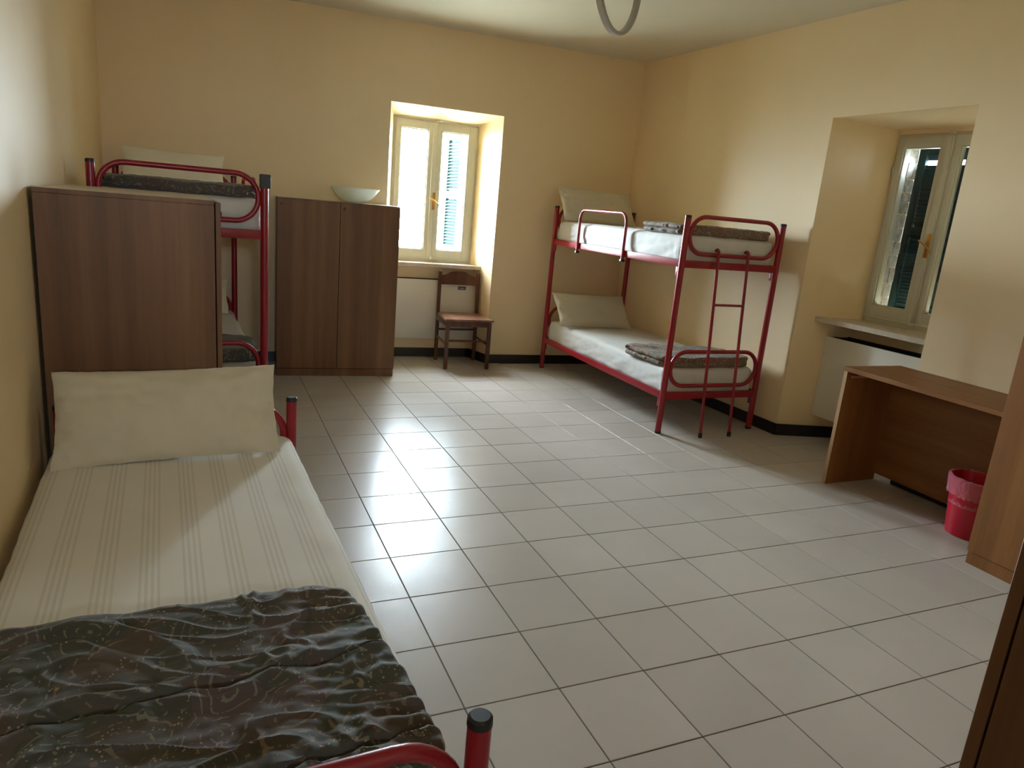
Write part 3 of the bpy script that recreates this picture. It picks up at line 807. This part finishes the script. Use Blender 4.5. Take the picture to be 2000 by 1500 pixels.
MH = .178
def place_local(o, base, rz, off):
    c, s = math.cos(rz), math.sin(rz)
    put(o, (base[0] + off[0] * c - off[1] * s, base[1] + off[0] * s + off[1] * c, off[2]), rz)
MW, ML = .752, 1.868
R0, L0, S0 = (RBX, RBY), (-1.153, 2.386), (SB_O.x, SB_O.y)
mt_ = [('white sheeted mattress on the upper level of the right bunk', R0, RBR, ZU, 1),
       ('white sheeted mattress on the lower level of the right bunk', R0, RBR, ZL, 2),
       ('white sheeted mattress on the upper level of the left bunk', L0, LBR, ZU, 3),
       ('white sheeted mattress on the lower level of the left bunk', L0, LBR, ZL, 4)]
for lab, b0, rz, z, sd in mt_:
    o = make_mattress('mattress', MW, ML, MH, M_SHEET, lab, sd * 7.3, .005, 'mattresses on the beds'); place_local(o, b0, rz, (.016, .022, z - .018))
o = make_mattress('mattress', MW + .05, ML, MH + .012, M_STRIPE, 'striped cream sheeted mattress on the foreground single bed', 55.0, .003, 'mattresses on the beds'); place_local(o, S0, SBR, (-.028, .024, ZL - .018))

def lean(o, p, rz, tilt, roll=0.0):
    o.matrix_world = Matrix.Translation(p) @ Matrix.Rotation(rz, 4, 'Z') @ Matrix.Rotation(-tilt, 4, 'X') @ Matrix.Rotation(roll, 4, 'Y')
o = make_pillow('pillow', .70, .30, .12, 'cream pillow propped at the head of the upper right bunk', 3, M_PILLOW, 1.1, -.16); lean(o, (2.462, 3.835, ZU + MH - .012), R_(-2), R_(24), R_(1))
o = make_pillow('pillow', .70, .32, .11, 'cream pillow propped at the head of the lower right bunk', 9, M_PILLOW, 1.2, -.13); lean(o, (2.465, 3.70, ZL + MH - .012), R_(-2), R_(33), R_(1))
o = make_pillow('pillow', .66, .27, .10, 'smooth cream pillow standing at the head of the upper left bunk', 15, M_PILLOW2, .3); lean(o, LB2W(.375, 1.72, ZU + MH - .018), R_(2), R_(16), R_(1))
o = make_pillow('pillow', .66, .28, .12, 'cream pillow propped at the head of the lower left bunk', 21, M_PILLOW); lean(o, LB2W(.39, 1.62, ZL + MH - .012), R_(2), R_(30))
o = make_pillow('pillow', .712, .335, .115, 'large cream pillow leaning on the head of the foreground single bed', 27, M_PILLOW, 1.7, .02); lean(o, (-.772, .922, ZL + MH - .004), R_(3.0), R_(31), R_(-1))

ZQ = ZU + MH - .018 - .002; ZQL = ZL + MH - .018 - .002
make_quilt('folded_quilt', [(.03, .06), (.745, .055), (.74, .52), (.025, .565)], ZQ, .066, 'folded brown paisley quilt at the foot of the upper right bunk', 4, M_QUILT2, layers=(1, 2, 2, 2), loc=(RBX, RBY, 0), rz=RBR, wr=.006)
make_quilt('folded_quilt', [(.04, .06), (.735, .055), (.70, .41), (-.012, .545)], ZQL, .074, 'folded brown paisley quilt at the foot of the lower right bunk', 14, M_QUILT2, layers=(1, 2, 2, 2), loc=(RBX, RBY, 0), rz=RBR, wr=.010)
make_quilt('folded_quilt', [(.05, .06), (.735, .055), (.74, .46), (.05, .46)], ZQ, .064, 'folded dark paisley quilt at the foot of the upper left bunk', 24, M_QUILT, layers=(1, 2, 2, 2), loc=(-1.153, 2.386, 0), rz=LBR, wr=.009)
make_quilt('folded_quilt', [(.05, .06), (.745, .055), (.75, .46), (.05, .46)], ZQL, .080, 'folded dark paisley quilt at the foot of the lower left bunk', 34, M_QUILT, layers=(1, 3, 2, 2), loc=(-1.153, 2.386, 0), rz=LBR, wr=.008)
def creases(p, u, v):
    x, y = p.x, p.y
    z = .020 * nz(x * 2.1 + 3, y * 3.4, 7.7)
    wx, wy = x + .10 * nz(x * 3, y * 3, 5.5), y + .07 * nz(x * 3.3, y * 3.3, 8.8)
    a = nz(wx * 3.0 + wy * 2.4, wy * 6.0 - wx * 2.2, 4.4); z += .010 * max(0, 1 - abs(a) * 7)
    b = nz(wx * 5 - wy * 3 + 9, wy * 11 + wx * 4.5, 1.2); z += .006 * max(0, 1 - abs(b) * 7)
    z += .0022 * nz(x * 30, y * 48, 2.2) + .0035 * nz(x * 12, y * 20, 6.1)
    e = max(0, (u - .62) / .38) ** 1.5                     # gathers towards the aisle side
    z += .006 * e * (math.sin(y * 150 + 9 * nz(x * 4, y * 4, 1) + x * 38) + .6 * math.sin(y * 83 + x * 20)) * (.55 + .9 * nz(y * 7, x * 3, 1))
    for (c0, sl, am) in ((-.50, .30, .012), (-.24, .16, .010)):   # stitched seams
        d = (y - (c0 + sl * (x - .4) * .35 + .010 * nz(x * 5, c0, 3)))
        z -= am * math.exp(-(d / .0045) ** 2)
        z += am * .55 * math.exp(-((abs(d) - .024) / .018) ** 2) * (1 + .8 * nz(x * 40, d * 10, c0))
    return z
SBM = frame(SB_O, SBR)
def s2l(x, y):
    q = SBM.inverted() @ Vector((x, y, 0)); return (q.x, q.y)
def crease2(p, u, v):
    q = Vector((p.x, p.y - .98 + .38, 0)); return creases(q, u, v)
make_quilt('quilt', [s2l(-1.075, -.705), s2l(-.300, -.672), s2l(-.383, -.060), s2l(-1.115, -.108)], ZL + MH - .010, .042,
           'dark paisley quilt spread over the foot of the foreground single bed', 44, M_QUILT, na=640, rings=110, layers=(1, 1, 1, 1), wr=.004, func=crease2, bulge=.024, corner=.09, loc=SB_O, rz=SBR)

# ------------------------------------------------------------------ chair
ch = tag(empty('dining_chair', (1.440, 4.262, 0), R_(-2.5)), 'dark stained wooden chair standing in front of the far window', 'chair')
hw, f_, bk = .195, -.185, .185
for x in (-hw + .005, hw - .005):
    bm = B(); box(bm, x - .016, x + .016, f_ - .016, f_ + .016, 0, .424, .005); obj('leg', bm, M_CHAIR, ch)
for x in (-hw + .012, hw - .012):
    bm = B(); t = bmesh.new()
    tube(t, [(x * .99, bk - .004, 0), (x, bk, .43), (x * .985, bk + .010, .62), (x * .97, bk + .022, .795)], .0165, 16); merge(bm, t)
    t = bmesh.new(); bmesh.ops.create_uvsphere(t, u_segments=16, v_segments=10, radius=.0185); merge(bm, t, Matrix.Translation((x * .97, bk + .022, .798)))
    obj('leg', bm, M_CHAIR, ch)
bm = B(); t = bmesh.new(); prism(t, [(-.222, f_ - .032), (.222, f_ - .032), (.192, bk + .012), (-.192, bk + .012)], .424, .442)
bmesh.ops.bevel(t, geom=t.edges[:], offset=.005, segments=2, affect='EDGES'); merge(bm, t); obj('seat', bm, M_SEAT, ch)
bm = B(); box(bm, -hw + .02, hw - .02, f_ - .010, f_ + .010, .375, .423, .002); box(bm, -hw + .02, hw - .02, bk - .010, bk + .010, .375, .423, .002)
for x in (-hw + .005, hw - .005): box(bm, x - .009, x + .009, f_ + .014, bk - .014, .375, .423, .002)
obj('apron', bm, M_CHAIR, ch)
bm = B(); n = 24; sec = []
for i in range(n + 1):
    u = -1 + 2 * i / n; x = u * (hw - .024); y = bk + .016 + .022 * (1 - u * u)
    zt = .770 + .034 * math.exp(-(u / .62) ** 4); zb = .690
    sec.append([bm.verts.new((x, y + dy, z)) for dy, z in ((-.009, zb), (.009, zb), (.009, zt), (0, zt + .004), (-.009, zt))])
for a, b in zip(sec, sec[1:]):
    for k in range(5): bm.faces.new((a[k], a[(k + 1) % 5], b[(k + 1) % 5], b[k]))
bm.faces.new(sec[0][::-1]); bm.faces.new(sec[-1]); obj('backrest', bm, M_CHAIR, ch)
for (a, b) in (((-hw + .006, f_, .215), (-hw + .012, bk, .225)), ((hw - .006, f_, .215), (hw - .012, bk, .225)), ((-hw + .012, bk, .285), (hw - .012, bk, .285)), ((-hw + .006, f_, .250), (hw - .006, f_, .250))):
    bm = B(); tube(bm, [a, b], .0088, 12); obj('stretcher', bm, M_CHAIR, ch)

# ------------------------------------------------------------------ glass bowl shade on the far wardrobe
bm = B()
prof = [(0, 0), (.045, .001), (.085, .012), (.125, .036), (.155, .066), (.176, .096), (.185, .106), (.186, .112), (.178, .112), (.168, .098), (.147, .069), (.118, .041), (.08, .018), (.04, .007), (0, .006)]
lathe(bm, prof, 56)
bowl = obj('glass_shade', bm, M_SHADE); tag(bowl, 'shallow white glass lampshade lying bowl side up on the far wardrobe', 'lampshade')
bowl.location = (.425, 4.115, WH + .0035)

# ------------------------------------------------------------------ ring pendant lamp
RC = Vector((1.090, 1.506, 2.462)); RRAD = .238; yaw = R_(36)
ax = Vector((math.cos(yaw), math.sin(yaw), 0))
pl_ = tag(empty('ring_lamp', (RC.x, RC.y, RC.z - RRAD)), 'grey ring pendant lamp hanging from the ceiling at the top edge', 'lamp')
def rl(v): return Vector(v) - Vector((RC.x, RC.y, RC.z - RRAD))
bm = B(); nrm = ax.cross(Vector((0, 0, 1))).normalized(); rings = []
for i in range(96):
    a = 2 * PI * i / 96; rad = ax * math.cos(a) + Vector((0, 0, 1)) * math.sin(a)
    c = RC + rad * RRAD; rings.append([bm.verts.new(rl(c + rad * p + nrm * q)) for p, q in ((0, -.016), (0, .016), (-.013, .016), (-.015, .013), (-.015, -.013), (-.013, -.016))])
for i in range(96):
    a, b = rings[i], rings[(i + 1) % 96]
    for k in range(6): bm.faces.new((a[k], a[(k + 1) % 6], b[(k + 1) % 6], b[k]))
ring = obj('ring', bm, M_LAMP, pl_)
bm = B(); rings = []
for i in range(96):
    a = 2 * PI * i / 96; rad = ax * math.cos(a) + Vector((0, 0, 1)) * math.sin(a)
    c = RC + rad * (RRAD + .0005); rings.append([bm.verts.new(rl(c + rad * p + nrm * q)) for p, q in ((0, -.012), (0, .012), (.0025, .010), (.0025, -.010))])
for i in range(96):
    a, b = rings[i], rings[(i + 1) % 96]
    for k in range(4): bm.faces.new((a[k], a[(k + 1) % 4], b[(k + 1) % 4], b[k]))
obj('diffuser', bm, M_DIFF, pl_)
bm = B(); tube(bm, [rl((RC.x, RC.y, RC.z + RRAD)), rl((RC.x, RC.y, CEIL - .02))], .0025, 8); obj('cord', bm, M_BLACK, pl_)
bm = B(); q = rl((RC.x, RC.y, CEIL)); lathe(bm, [(0, -.028), (.045, -.026), (.05, -.02), (.05, 0), (0, 0)], 32, q); obj('ceiling_rose', bm, M_LAMP, pl_)
